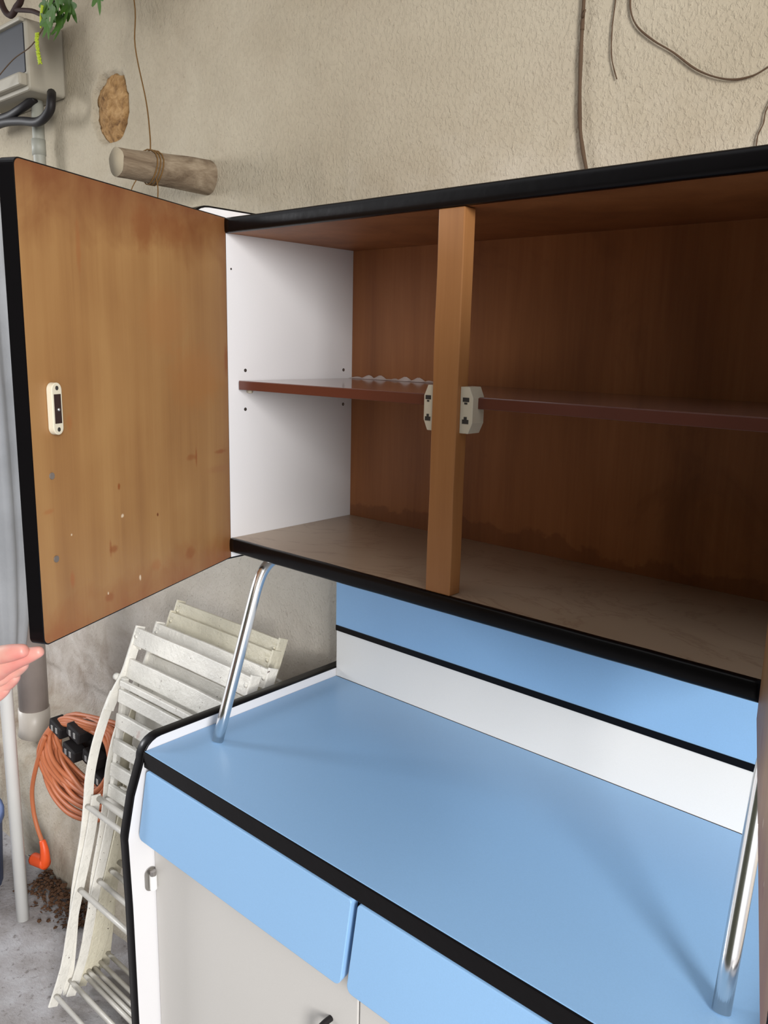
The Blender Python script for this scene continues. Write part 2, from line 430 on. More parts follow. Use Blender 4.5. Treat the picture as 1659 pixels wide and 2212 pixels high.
# ---- lower part
def side_panel(xa, xb, visible):
    prof = [(.312, .889), (.05, .889), (-.165, .889)]
    for a in range(0, 91, 15):
        prof.append((-.165-.0385*math.sin(math.radians(a)), .8505+.0385*math.cos(math.radians(a))))
    prof += [(-.2248, .791), (-.2395, .722), (-.2412, .711), (-.2408, .700), (-.2375, .571), (-.2355, .32), (-.225, 0.001), (.312, 0.001)]
    f = lambda u, v, w_: V((w_, u, v))
    bm = bmesh.new(); prism(bm, prof, f, xa, xb)
    p = obj('side_panel', bm, M['white'], dr)
    # edging: a glossy strip bent round the top and front
    edge = prof[:-1]; bm = bmesh.new(); t_ = .003; rings = []
    for i, (y, z) in enumerate(edge):
        a = V(edge[max(i-1, 0)]); b = V(edge[min(i+1, len(edge)-1)]); t2 = (b-a).normalized(); n2 = V((t2.y, -t2.x))
        if n2.dot(V((y, z))-V((.2, .4))) < 0: n2 = -n2
        o_ = V((y, z))+n2*t_; i_ = V((y, z))-n2*.0005
        m_ = (xa+xb)/2; hw = (xb-xa)/2+.0008
        rr = [(m_-hw, i_), (m_-hw, o_-n2*.0012), (m_-hw+.0015, o_), (m_+hw-.0015, o_), (m_+hw, o_-n2*.0012), (m_+hw, i_)]
        rings.append([bm.verts.new((x, q.x, q.y)) for x, q in rr])
    for A, B in zip(rings, rings[1:]):
        for k in range(6): bm.faces.new((A[k], A[(k+1) % 6], B[(k+1) % 6], B[k]))
    bm.faces.new(rings[0]); bm.faces.new(rings[-1][::-1])
    e = obj('edging', bm, M['black'], p, smooth=True)
    e['label'] = 'glossy black edging'
side_panel(-.022, 0, True); side_panel(1.05, 1.072, False)
ct = boxo('countertop', (0.0005, 1.0495, -.2005, .2845, .842, .870), M['blue'], dr)
bm = bmesh.new(); box(bm, .0005, 1.0495, -.2036, -.2002, .8395, .8693)
obj('edging', bm, M['black'], ct, bevel=.001)
ct['label'] = 'pale blue worktop'
bs = boxo('backsplash', (0.0005, 1.0495, .2850, .300, .8702, 1.2095), M['cream'], dr)
boxo('blue_panel', (0.0005, 1.0495, .2832, .2855, .9895, 1.208), M['blue'], bs, .0003)
boxo('black_strip', (0.0005, 1.0495, .2815, .2856, .9772, .9895), M['black'], bs, .0006)
# drawers
def fdr(u, v, w_):   # tilted front plane; v runs down the slope
    k = (.838-v)/(.838-.7115); return V((u, -.2050-.0215*k+w_*.985, v+w_*.17))
for i, (a, b) in enumerate(((.0105, .5215), (.5335, 1.0405))):
    bm = bmesh.new(); prism(bm, rrect(a, b, .7115, .837, (.011, .011, .006, .006)), fdr, 0, .017)
    d = obj('drawer', bm, M['blue'], dr, bevel=.0012)
    bm = bmesh.new(); box(bm, a+.02, b-.02, -.185, .20, .735, .825); obj('drawer_box', bm, M['wood'], d)
boxo('drawer_rail', (0.0005, 1.0495, -.188, -.172, .72, .8415), M['dark'], dr, 0)
# cupboard doors
for i, (a, b) in enumerate(((.0025, .5232), (.5268, 1.0475))):
    bm = bmesh.new(); box(bm, a, b, -.190, -.172, .05, .722)
    d = obj('cupboard_door', bm, M['doorgrey'], dr, bevel=.0015)
    hx = .4685 if i == 0 else .5815
    pts = [(hx, -.189, .602), (hx, -.207, .602), (hx, -.214, .594), (hx, -.214, .54), (hx, -.207, .532), (hx, -.189, .532)]
    tubeo('handle', catmull(pts, 4), .005, M['rubber'], d)
    x_ = .001 if i == 0 else 1.049; s = 1 if i == 0 else -1
    for zc in (.613, .16):
        bm = bmesh.new()
        prism(bm, rrect(-.2115, -.187, zc-.024, zc+.024, (.012,)*4), lambda u, v, w_: V((x_+s*w_, u, v)), -.0004, .0016)
        h = obj('hinge', bm, M['brushed'], d)
        h['label'] = 'small chrome barrel hinge'
        bm = bmesh.new(); tube(bm, [(x_+s*.007, -.198, zc-.018), (x_+s*.007, -.198, zc+.010)], .0068, 18); obj('barrel', bm, M['pole'], h, smooth=False)
        bm = bmesh.new(); tube(bm, [(x_+s*.007, -.198, zc+.0102), (x_+s*.007, -.198, zc+.019)], .0060, 18); obj('barrel_cap', bm, M['brushed'], h)
boxo('base_panel', (0.0005, 1.0495, -.16, .295, .055, .073), M['wood'], dr)
boxo('plinth', (0.0005, 1.0495, -.15, -.132, 0.001, .054), M['dark'], dr)
boxo('back_board', (0.0005, 1.0495, .2952, .3008, .02, .869), M['wood'], dr)
# ---- chrome legs carrying the upper cabinet
for xa, xb in ((.0645, .0655), (.984, .975)):
    pts = [V((xa, -.088, .8705)), V((xb, -.004, 1.115))]
    c0 = V((xb, .010, 1.152)); pts += [c0, V((xb, .026, 1.178)), V((xb, .050, 1.193)), V((xb, .085, 1.1975)), V((xb, .20, 1.1975))]
    P = [pts[0]+(pts[1]-pts[0])*k/4 for k in range(4)]+catmull(pts[1:], 6)
    tubeo('support_tube', P, .0105, M['chrome'], dr, 24)
# ---- upper cabinet
def strip_front(z0, z1, bulge, name, parent):
    bm = bmesh.new(); prof = [(.004, z0), (-.002, z0+.0005)]
    for k in range(5):
        t = k/4; prof.append((-.0045-bulge*math.sin(math.pi*t), z0+.003+(z1-z0-.006)*t))
    prof += [(-.002, z1-.0005), (.004, z1)]
    N = 60; rings = []
    for i in range(N+1):
        x = .0005+(W-.001)*i/N
        wv = .0006*noise.noise(V((x*14, 0, 0)))
        rings.append([bm.verts.new((x, y+wv if j > 0 else y, z+wv*.6)) for j, (y, z) in enumerate(prof)])
    n = len(prof)
    for A, B in zip(rings, rings[1:]):
        for k in range(n): bm.faces.new((A[k], A[(k+1) % n], B[(k+1) % n], B[k]))
    bm.faces.new(rings[0][::-1]); bm.faces.new(rings[-1])
    e = obj(name, bm, M['black'], parent, smooth=True); e['label'] = 'glossy black front edging'; return e
bp = boxo('cabinet_floor', (0.0005, W, .004, .3226, 1.2095, 1.231), M['marble'], dr, .0003)
strip_front(1.2045, 1.2312, .0012, 'edging', bp)
tp = boxo('cabinet_top', (0.0005, W, .004, .333, 1.781, 1.803), M['wood'], dr, .0003)
strip_front(1.7805, 1.8065, .0008, 'edging', tp)
boxo('cabinet_back', (0.0005, W, .3228, .329, 1.205, 1.7808), M['wood'], dr, 0)
def wing(xa, xb, y_front, col, rnd=.045):
    poly = rrect(y_front, .333, 1.1935, 1.8195, (rnd, 0, 0, rnd), 8)
    f = lambda u, v, w_: V((w_, u, v))
    bm = bmesh.new(); prism(bm, poly, f, xa, xb); p = obj('wing_panel', bm, col, dr)
    cy, cz = .12, 1.5
    A = poly; B = [(cy+(u-cy)*1.0+(.0022 if u > cy else -.0022), cz+(v-cz)*1.0+(.0022 if v > cz else -.0022)) for u, v in poly]
    A = [(u+(-.0004 if u > cy else .0004), v+(-.0004 if v > cz else .0004)) for u, v in poly]
    bm = bmesh.new(); ring(bm, A, B, f, xa-.0006, xb+.0006); obj('edging', bm, M['black'], p)
    return p
wl = wing(-.020, 0, -.080, M['white']); wing(W, W+.018, -.012, M['white'], .004)
# peg holes in the left wing
for k, (y, z, r) in enumerate(((.0397, 1.5429, .0032), (.2982, 1.5416, .0032), (.0386, 1.4714, .0032), (.2979, 1.4708, .0032), (.0103, 1.7211, .0018))):
    bm = bmesh.new(); tube(bm, [(-.003, y, z), (.0004, y, z)], r, 14); tube(bm, [(-.002, y, z), (.0008, y, z)], r*.55, 10, mat=1)
    obj('peg_hole', bm, [M['slot'], M['brushed']], wl)
# middle post
bm = bmesh.new(); N = 14; rings = []
for i in range(N+1):
    t = i/N; z = 1.2312+(1.7804-1.2312)*t; w1 = .0008*noise.noise(V((0, 0, z*9))); w2 = .0008*noise.noise(V((5, 0, z*9)))
    xa, xb = .4716+.0022*t+w1, .5172+.0014*t+w2
    rings.append([bm.verts.new(p) for p in ((xa, .0005+w1, z), (xb, .0005+w2, z), (xb, .026, z), (xa, .026, z))])
for A, B in zip(rings, rings[1:]):
    for k in range(4): bm.faces.new((A[k], A[(k+1) % 4], B[(k+1) % 4], B[k]))
bm.faces.new(rings[0][::-1]); bm.faces.new(rings[-1])
post = obj('middle_post', bm, M['post'], dr, bevel=.0015); post['label'] = 'pale pine upright between the two doorways'
def catch(xa, xb, y0, y1):
    s = 1 if xb > xa else -1; c = .007
    z0, z1 = 1.473, 1.539
    poly = [(xa, z0), (xb-s*c, z0), (xb, z0+2.2*c), (xb, z1-2.2*c), (xb-s*c, z1), (xa, z1)]
    bm = bmesh.new(); prism(bm, poly, lambda u, v, w_: V((u, w_, v)), y0, y1)
    p = obj('magnetic_catch', bm, M['plastic'], post, bevel=.0008); return p
cl = catch(.4735, .4535, .006, .03); cr = catch(.5180, .5400, .008, .036)
for p_, xs_ in ((cl, (.4565, .4665, .006)), (cr, (.5225, .5335, .008))):
    for zc in (1.521, 1.490):
        box_ = bmesh.new(); y = xs_[2]
        box(box_, xs_[0], xs_[1], y-.0004, y+.004, zc-.003, zc+.003)
        box(box_, xs_[0]+.003, xs_[1]-.003, y-.0006, y+.004, zc-.0065 if zc > 1.5 else zc+.003, zc-.004 if zc > 1.5 else zc+.0068)
        me_o = obj('magnetic_catch_slot', box_, M['slot'], post)
# shelf
bm = bmesh.new(); box(bm, .0008, W-.0008, .0235, .3215, 1.5085, 1.5246)
sh = obj('shelf', bm, M['shelf_top'], dr, bevel=.0008); sh['label'] = 'dark glossy inner shelf'
bm = bmesh.new(); box(bm, .0045, W-.0045, .0208, .0237, 1.5082, 1.5238)
obj('shelf_edge', bm, M['shelf_edge'], sh, bevel=.0008)
bm = bmesh.new(); rnd = random.Random(3); N = 34; A = []
for i in range(N+1):
    x = .004+.23*i/N; h = .0065*abs(noise.noise(V((x*30, 2, 0))))*1.8+.0008; dp = .012+.02*abs(noise.noise(V((x*18, 9, 0))))*(1-i/N)
    A.append((bm.verts.new((x, .3214-dp, 1.5250)), bm.verts.new((x, .3214-dp*.4, 1.5250+h)), bm.verts.new((x, .3212, 1.5250+h*1.5))))
for (a, b, c), (d, e, f_) in zip(A, A[1:]): bm.faces.new((a, d, e, b)); bm.faces.new((b, e, f_, c))
obj('torn_film', bm, M['paper'], sh, smooth=True)
for y in (.045, .297):
    bm = bmesh.new(); tube(bm, [(.0, y, 1.5045), (.011, y, 1.5045)], .0035, 12); obj('shelf_peg', bm, M['plastic'], sh, smooth=True)

# ---- upper doors
def upper_door(H, ang, L, zb0, zb1, zt0, zt1, t_, nsign, left):
    d = V((math.cos(ang), -math.sin(ang), 0)); n = V((math.sin(ang), math.cos(ang), 0))*nsign  # n: inner face normal
    H = V((H[0], H[1], 0))
    def f(u, v, w_):   # u 0..L, v 0..1 height, w_ >0 goes outwards (away from inner face)
        k = u/L; zb = zb0+(zb1-zb0)*k; zt = zt0+(zt1-zt0)*k
        return H+d*u-n*w_+V((0, 0, zb+(zt-zb)*v))
    hgt = zt0-zb0; r = .010
    outer = rrect(0, L, 0, 1, (0, 0, 0, 0), 5)
    def shape(ins):
        o_ = []
        q = rrect(ins, L-ins, ins, hgt-ins, (.0005, r-ins*.6, r-ins*.6, .0005), 6)
        return [(u, v/hgt) for u, v in q]
    bm = bmesh.new(); prism(bm, shape(.0016), f, .0002, t_-.0012, mat=0, mat_side=1, mat_back=2, uv=lambda u, v: (u/L, v))
    p = obj('upper_door', bm, [M['door'], M['black'], M['blue']], dr)
    bm = bmesh.new(); ring(bm, shape(.0), shape(.0017), f, .0004, t_)
    e = obj('edging', bm, M['black'], p); e['label'] = 'black edge strip round the door'
    # magnetic plate
    uc, vc = .5025, (1.5045-1.20)/(.598)
    uc = .4945 if left else L-.035
    def g_(u, v, w_): return f(uc+u, vc+v/.6, -w_)
    bm = bmesh.new(); prism(bm, rrect(-.0095, .0095, -.033, .033, (.0093,)*4, 8), g_, .0001, .0085)
    obj('catch_plate', bm, M['plastic'], p, bevel=.0008)
    bm = bmesh.new(); prism(bm, rrect(-.0065, .0065, -.0185, .0185, (.0,)*4, 1), g_, .0079, .0089); obj('magnet', bm, M['magnet'], p)
    for sv in (-.0262, .0262):
        bm = bmesh.new(); prism(bm, rrect(-.0028, .0028, sv-.0028, sv+.0028, (.0027,)*4, 4), g_, .0082, .0089); obj('screw', bm, M['slot'], p)
    bm = bmesh.new(); bmesh.ops.create_icosphere(bm, subdivisions=2, radius=.0022)
    bmesh.ops.translate(bm, verts=bm.verts, vec=g_(-.001, -.001, .0088)); obj('rivet', bm, M['metal'], p, smooth=True)
    if left:
        for (u, z) in ((.5035, 1.4233), (.5045, 1.3152)):
            k = u/L; zb = zb0+(zb1-zb0)*k; zt = zt0+(zt1-zt0)*k; v0 = (z-zb)/(zt-zb)
            bm = bmesh.new()
            prism(bm, rrect(-.0044, .0044, -.0044, .0044, (.0043,)*4, 6), lambda a, b, c: f(u+a, v0+b/.6, -c), .0001, .0016); s_ = obj('screw_cap', bm, M['capgrey'], p)
    return p, f
ld, lf = upper_door((.0005, -.0), 1.1142, .537, 1.193, 1.2075, 1.807, 1.797, .021, 1, True)
ld['label'] = 'left door with tan stained veneer inside, half open'
rd, rf = upper_door((.9665, -.024), 1.2556, .50, 1.1945, 1.1945, 1.807, 1.807, .021, -1, False)
rd['label'] = 'right door swung wide open'

# ================================================================== FOLDING CHAIRS
def make_chair(name, label, mat, xl=-.505, wd=.45, sc=1.0, dy=0., dz=0., lean=0.):
    th = thing(name, (xl+wd/2, -.16, 0), label, 'chair', 'folded white garden chairs leaning on the wall')
    c = math.cos(lean); s = math.sin(lean); py = -.16
    def T(y, z):      # scale about the feet, lean and shift
        y_, z_ = (y-py)*sc, z*sc
        return (py+y_*c+z_*s+dy, max(0.001, z_*c-y_*s+dz))
    def P(x, y, z):
        a, b = T(y, z); return V((x, a, b))
    upright = [(.1065, .905), (.080, .84), (.060, .795), (.0316, .755), (.010, .715), (-.012, .665), (-.0274, .623), (-.0440, .56), (-.0525, .493), (-.066, .41), (-.094, .288), (-.1144, .14), (-.1330, .013)]
    prop = [(-.038, .515), (-.050, .45), (-.0700, .37), (-.094, .288), (-.1166, .2052), (-.1404, .1035), (-.1780, .013)]
    seat = [(.0475, .792), (.024, .645), (-.002, .500)]
    for i, x in enumerate((xl, xl+wd)):
        sg = 1 if i == 0 else -1
        bm = bmesh.new(); strap(bm, catmull([P(x, *q) for q in upright[3:]], 3), .024, .005); obj('leg', bm, mat, th, bevel=.001)
        bm = bmesh.new(); strap(bm, catmull([P(x+sg*.005, *q) for q in upright[:5]], 3), .026, .006); obj('backrest_post', bm, mat, th, bevel=.001)
        bm = bmesh.new(); strap(bm, catmull([P(x+sg*.014, *q) for q in prop], 3), .024, .005); obj('leg', bm, mat, th, bevel=.001)
        bm = bmesh.new(); strap(bm, catmull([P(x+sg*.024, y, z) for y, z in seat], 4), .012, .016); obj('seat_rail', bm, mat, th, bevel=.0015)
        # foot and pivot knobs
        bm = bmesh.new(); tube(bm, [P(x-sg*.004, .046, .786), P(x-sg*.016, .046, .786)], .009, 10); obj('pivot_knob', bm, mat, th, smooth=True)
        bm = bmesh.new(); box(bm, x+sg*.003-.011, x+sg*.003+.011, -.002, .002, -.040, .004)
        y_, z_ = T(.100, .893); bmesh.ops.translate(bm, verts=bm.verts, vec=(sg*.012, y_-.009, z_)); bp_ = obj('bracket', bm, mat, th, bevel=.001)
        bm = bmesh.new()
        for dz_ in (-.008, -.028): tube(bm, [(x+sg*.015, y_-.0155, z_+dz_), (x+sg*.015, y_-.008, z_+dz_)], .0042, 10)
        obj('bolt', bm, mat, bp_, smooth=True)
    def slat(nm, y0, z0, y1, z1, a, b, t_, off):
        A = P(0, y0, z0); B = P(0, y1, z1); d = (B-A).normalized(); n = V((0, -d.z, d.y)); n = n if n.y < 0 else -n
        bm = bmesh.new(); N = 8; rg = []
        for i in range(N+1):
            x = xl+a+(wd-a-b)*i/N; bow = .004*math.sin(math.pi*i/N)
            e = .0012*noise.noise(V((x*30, z0*9, 1)))
            rg.append([bm.verts.new(V((x, 0, 0))+q-n*bow) for q in (A+n*off+d*e, A+n*(off+t_)+d*e, B+n*(off+t_)+d*e, B+n*off+d*e)])
        for Q, R_ in zip(rg, rg[1:]):
            for k in range(4): bm.faces.new((Q[k], Q[(k+1) % 4], R_[(k+1) % 4], R_[k]))
        bm.faces.new(rg[0][::-1]); bm.faces.new(rg[-1]); return obj(nm, bm, mat, th, bevel=.0025)
    slat('back_slat', .1052, .902, .0930, .860, .006, .006, .011, .002)
    slat('back_slat', .0820, .829, .0690, .783, .006, .006, .011, .002)
    sy = lambda z: .0475+(z-.792)*(.0495/.292)
    zz = [(.790, .775), (.768, .736), (.710, .675), (.648, .614), (.588, .556), (.535, .505)]
    for z0, z1 in zz: slat('seat_slat', sy(z0), z0, sy(z1), z1, .026, .026, .012, .004)
    def bar(y, z, r=.0065, a=.0, b=.0, nm='crossbar'):
        q = P(0, y, z); bm = bmesh.new(); tube(bm, [(xl+a, q.y, q.z), (xl+wd-b, q.y, q.z)], r, 10); return obj(nm, bm, M['steelrod'], th, smooth=True)
    bar(-.0560, .488); bar(-.032, .504, .0075, .012, .012); bar(-.0940, .288); bar(-.1260, .048, .0055); bar(-.170, .040, .0055, .012, .012)
    bar(.095, .81, .004)
    return th
make_chair('folding_chair', 'bright white slatted folding chair at the front of the leaning stack', M['paint'])
make_chair('folding_chair.001', 'greyish white folding chair directly behind the front one, mostly hidden', M['paint'], xl=-.505, wd=.44, dy=.046, lean=.012)
make_chair('folding_chair.002', 'cream white folding chair third from the front of the stack', M['paint_cream'], xl=-.515, wd=.405, sc=1.02, dy=.080, lean=.022)
make_chair('folding_chair.003', 'yellowed folding chair nearest the wall, tallest backrest of the stack', M['paint_cream'], xl=-.520, wd=.405, sc=1.04, dy=.108, lean=.012)

# ================================================================== ORANGE CABLE ON A REEL
cb = thing('extension_cable', (-.75, .05, 0), 'coiled orange extension cable with angled plug hanging by the wall', 'cable')
inn = [(-.885, .505), (-.84, .455), (-.745, .43), (-.655, .435), (-.60, .47), (-.58, .53), (-.61, .575), (-.68, .575), (-.78, .56), (-.85, .54)]
out = [(-.925, .475), (-.945, .405), (-.89, .335), (-.76, .325), (-.62, .355), (-.555, .43), (-.545, .53), (-.58, .60), (-.70, .595), (-.84, .565)]
rnd = random.Random(11)
for k in range(17):
    t = k/16.; P = []
    for j, (a, b) in enumerate(zip(inn, out)):
        q = t+.06*rnd.uniform(-1, 1); x = a[0]+(b[0]-a[0])*q; z = a[1]+(b[1]-a[1])*q
        P.append((x, .045+.035*math.sin(k*2.1+j*.8)*.5+max(0, z-.45)*.25, z))
    tubeo('cable_loop', catmull(P, 6, True), .0068, M['orange'], cb, 8, True)
tail = [(-.885, .03, .505), (-.925, .022, .42), (-.968, .02, .32), (-.972, .02, .25), (-.955, .02, .20), (-.925, .02, .16)]
tubeo('cable_tail', catmull(tail, 6), .0062, M['orange'], cb, 8)
pl_ = bmesh.new()
tube(pl_, catmull([(-.928, .02, .168), (-.918, .02, .145), (-.916, .019, .115), (-.924, .017, .095)], 4), lambda t: .0085+.009*t, 12)
tube(pl_, catmull([(-.912, .018, .102), (-.940, .014, .098), (-.968, .010, .094)], 4), .018, 14)
pg = obj('plug', pl_, M['orange_plug'], cb, smooth=True)
bm = bmesh.new()
for dz_ in (-.008, .008): tube(bm, [(-.966, .010, .092+dz_), (-.992, .007, .089+dz_)], .0024, 8)
obj('plug_pin', bm, M['metal'], pg, smooth=True)
# black reel with socket blocks
rl = thing('cable_reel', (-.72, .08, 0), 'black cable reel with sockets inside the orange coil', 'reel')
bm = bmesh.new(); pts = [(-.71+.155*math.cos(a), .505+.07*math.sin(a)) for a in [2*math.pi*i/28 for i in range(28)]]
prism(bm, pts, lambda u, v, w_: V((u, w_, v)), .085, .10); obj('reel_disc', bm, M['rubber'], rl, bevel=.002)
for (x, z, a) in ((-.84, .54, -.25), (-.74, .56, -.2), (-.77, .495, -.2), (-.66, .515, -.2), (-.63, .47, -.2)):
    bm = bmesh.new(); box(bm, -.032, .032, -.02, .02, -.017, .017); bmesh.ops.rotate(bm, verts=bm.verts, cent=(0, 0, 0), matrix=Matrix.Rotation(-a, 3, 'Y'))
    bmesh.ops.translate(bm, verts=bm.verts, vec=(x, .055, z)); s_ = obj('socket_block', bm, M['rubber'], rl, bevel=.004)
    for q in (-.012, .012):
        bm = bmesh.new(); box(bm, x+q-.005, x+q+.005, .0335, .036, z-.009, z+.007); obj('metal_clip', bm, M['metal'], s_, bevel=.0005)
tubeo('reel_arch', catmull([(-.89, .07, .50), (-.87, .06, .535), (-.80, .06, .565), (-.70, .07, .59), (-.58, .08, .57)], 5), .009, M['rubber'], rl, 8)

# ================================================================== PIPES, METER BOX
dp = thing('downpipe', (-1.245, .165, .335), 'stained grey downpipe ending in a pale socket above the wall ledge', 'pipe')
tubeo('pipe_shaft', catmull([(-1.235, .36, 1.64), (-1.235, .24, 1.63), (-1.235, .18, 1.58), (-1.235, .165, 1.50)], 5)+[(-1.235, .165, 1.30), (-1.24, .165, .9), (-1.245, .165, .43)], .045, M['pipe2'], dp, 20)
bm = bmesh.new(); tube(bm, [(-1.245, .165, .43), (-1.246, .165, .37), (-1.249, .160, .335)], .048, 20); obj('pipe_socket', bm, M['pipeend'], dp, smooth=True)
for z_ in (.95, 1.2):
    bm = bmesh.new(); tube(bm, [(-1.242, .165, z_), (-1.242, .165, z_+.018)], .0475, 20); box(bm, -1.25, -1.235, .20, .345, z_, z_+.018); obj('pipe_clip', bm, M['pipe2'], dp)

mb = thing('meter_box', (-1.3, .29, 2.26), 'grey wall box with a dark window, high on the wall behind leaves', 'meter box')
def gfun(u, v, w_): return V((u, w_, v))
bm = bmesh.new(); prism(bm, rrect(-1.50, -1.172, 2.268, 2.452, (.012,)*4), gfun, .236, .345); obj('housing', bm, M['box'], mb, bevel=.006)
bm = bmesh.new(); prism(bm, rrect(-1.50, -1.184, 2.315, 2.44, (.004,)*4), gfun, .2335, .238); obj('window', bm, M['glassdark'], mb)
bm = bmesh.new(); box(bm, -1.502, -1.178, .212, .238, 2.278, 2.311); obj('bottom_lip', bm, M['box'], mb, bevel=.006)
bm = bmesh.new(); box(bm, -1.502, -1.178, .222, .238, 2.441, 2.452); obj('top_lip', bm, M['box'], mb, bevel=.003)
bm = bmesh.new(); prism(bm, rrect(.298, .314, 2.43, 2.444, (.007,)*4), lambda u, v, w_: V((w_, u, v)), -1.174, -1.1695); obj('screw', bm, M['brushed'], mb)
cn = thing('conduit_pipe', (-1.276, .305, .88), 'thin grey conduit running down the wall from the meter box', 'pipe')
tubeo('pipe_shaft', [(-1.268, .305, 2.272), (-1.272, .305, 2.15), (-1.276, .305, 1.0), (-1.276, .31, .93), (-1.276, .33, .89), (-1.276, .37, .87)], .017, M['pipegrey'], cn, 16)
bm = bmesh.new(); tube(bm, [(-1.2735, .305, 2.165), (-1.274, .305, 2.120)], .0195, 16); obj('sleeve', bm, M['pipegrey'], cn, smooth=True)
bl = thing('black_cable', (-1.2, .27, 2.2), 'thick black cable looping below the grey meter box', 'cable')
tubeo('cable_strand', catmull([(-1.17, .30, 2.272), (-1.135, .28, 2.245), (-1.14, .275, 2.215), (-1.195, .27, 2.195), (-1.30, .27, 2.212), (-1.42, .27, 2.225), (-1.6, .29, 2.23)], 6), .0125, M['rubber'], bl, 10)
tubeo('cable_strand', catmull([(-1.25, .29, 2.27), (-1.30, .27, 2.245), (-1.40, .27, 2.238), (-1.6, .28, 2.255)], 6), .012, M['rubber'], bl, 10)

# ================================================================== LOG STUB, VINES, LEAVES
bm = bmesh.new(); N = 26; S = 20; rings = []
for i in range(N+1):
    t = i/N; y = .098+(.36-.098)*t; r = .0305+.011*t; cz = 1.976+.006*t; cx = -.510
    rings.append([bm.verts.new((cx+r*(1+.06*noise.noise(V((math.cos(a)*1.5, y*14, math.sin(a)*1.5))))*math.cos(a), y+.003*noise.noise(V((a, 0, 0))), cz+r*(1+.08*noise.noise(V((math.cos(a)*1.5, y*14, math.sin(a)*1.5+4))))*math.sin(a))) for a in [2*math.pi*k/S for k in range(S)]])
for A, B in zip(rings, rings[1:]):
    for k in range(S): bm.faces.new((A[k], A[(k+1) % S], B[(k+1) % S], B[k]))
bm.faces.new(rings[0][::-1]).material_index = 1; bm.faces.new(rings[-1])
tag(obj('log_stub', bm, [M['bark'], M['logend']], smooth=True, loc=(-.51, .345, 1.976)), 'short grey log stub jutting from the wall above the left door', 'log')
tw = thing('twine', (-.55, .2, 1.93), 'brown twine hanging down the wall and knotted round the log stub', 'string')
tubeo('strand', catmull([(-.83, .315, 2.62), (-.735, .30, 2.411), (-.690, .27, 2.289), (-.589, .23, 2.140), (-.532, .20, 2.053), (-.509, .185, 2.017)], 6), .0016, M['twine'], tw, 6)
for yy in (.178, .186, .194):
    lp = [(-.51+.0375*math.cos(a), yy+.004*math.sin(2*a), 1.9785+.0375*math.sin(a)) for a in [2*math.pi*i/16 for i in range(16)]]
    tubeo('knot_loop', lp, .0016, M['twine'], tw, 6, True)
tubeo('loose_end', catmull([(-.482, .18, 1.952), (-.484, .185, 1.93), (-.492, .188, 1.905)], 4), .0014, M['twine'], tw, 6)
tubeo('loose_end', catmull([(-.50, .14, 1.944), (-.512, .135, 1.925), (-.505, .13, 1.905)], 4), .0012, M['twine'], tw, 6)
def wy(x, z, o=.006): return .3435-o
def vine(name, pts, r, mat, label, buds=()):
    P = [(x, wy(x, z, r+.0005), z) for x, z in pts]
    bm = bmesh.new(); tube(bm, catmull(P, 6), lambda t: r*(1+.12*math.sin(t*37)), 8)
    for x, z in buds:
        y = wy(x, z, r+.003); tube(bm, [(x, y, z), (x+.006, y-.002, z+.010)], lambda t: r*.9*(1-.6*t), 6)
    return tag(obj(name, bm, mat, smooth=True, loc=(pts[-1][0], .33, pts[-1][1])), label, 'vine')
vine('dry_vine', [(.482, 2.5), (.4853, 2.137), (.4855, 2.09), (.487, 2.03), (.4915, 1.96), (.500, 1.915), (.515, 1.86), (.520, 1.81)], .0032, M['twig'], 'thick brown vine stem hanging straight down the wall behind the cabinet top', [(.4858, 2.112)])
vine('dry_vine', [(.56, 2.4), (.5394, 2.124), (.537, 2.085), (.5395, 2.045), (.551, 2.011)], .0011, M['twig'], 'short thin vine tendril ending on the bare wall')
vine('dry_vine', [(.575, 2.24), (.568, 2.18), (.5645, 2.135), (.5665, 2.105), (.5793, 2.080), (.6070, 2.055), (.6399, 2.032), (.680, 2.000), (.720, 1.981), (.752, 1.977), (.7823, 1.9863), (.86, 2.03), (.95, 2.1)], .0014, M['twig'], 'long thin vine tendril curving in a wide bow across the upper right wall')
vine('dry_vine', [(.82, 2.02), (.7875, 1.9378), (.783, 1.925), (.782, 1.912), (.777, 1.900), (.7755, 1.89), (.7745, 1.86), (.772, 1.82)], .0010, M['twig'], 'crooked thin tendril just above the cabinet top at the right')
lv = thing('climbing_vine', (-1.0, .22, 2.30), 'green leafy vine with dark stems hanging over the meter box', 'plant')
tubeo('stem', catmull([(-1.27, .20, 2.62), (-1.252, .21, 2.50), (-1.226, .22, 2.462), (-1.185, .22, 2.472), (-1.150, .22, 2.50), (-1.12, .2, 2.62)], 5), .0085, M['twig_dark'], lv, 8)
tubeo('stem', catmull([(-1.20, .22, 2.47), (-1.10, .22, 2.445), (-1.03, .22, 2.42), (-.97, .21, 2.43), (-.84, .2, 2.45), (-.74, .2, 2.44)], 5), .006, M['twig_dark'], lv, 8)
tubeo('stem', catmull([(-1.00, .21, 2.395), (-1.07, .2, 2.35), (-1.16, .19, 2.33), (-1.26, .18, 2.29), (-1.34, .17, 2.25)], 5), .0016, M['twig'], lv, 6)
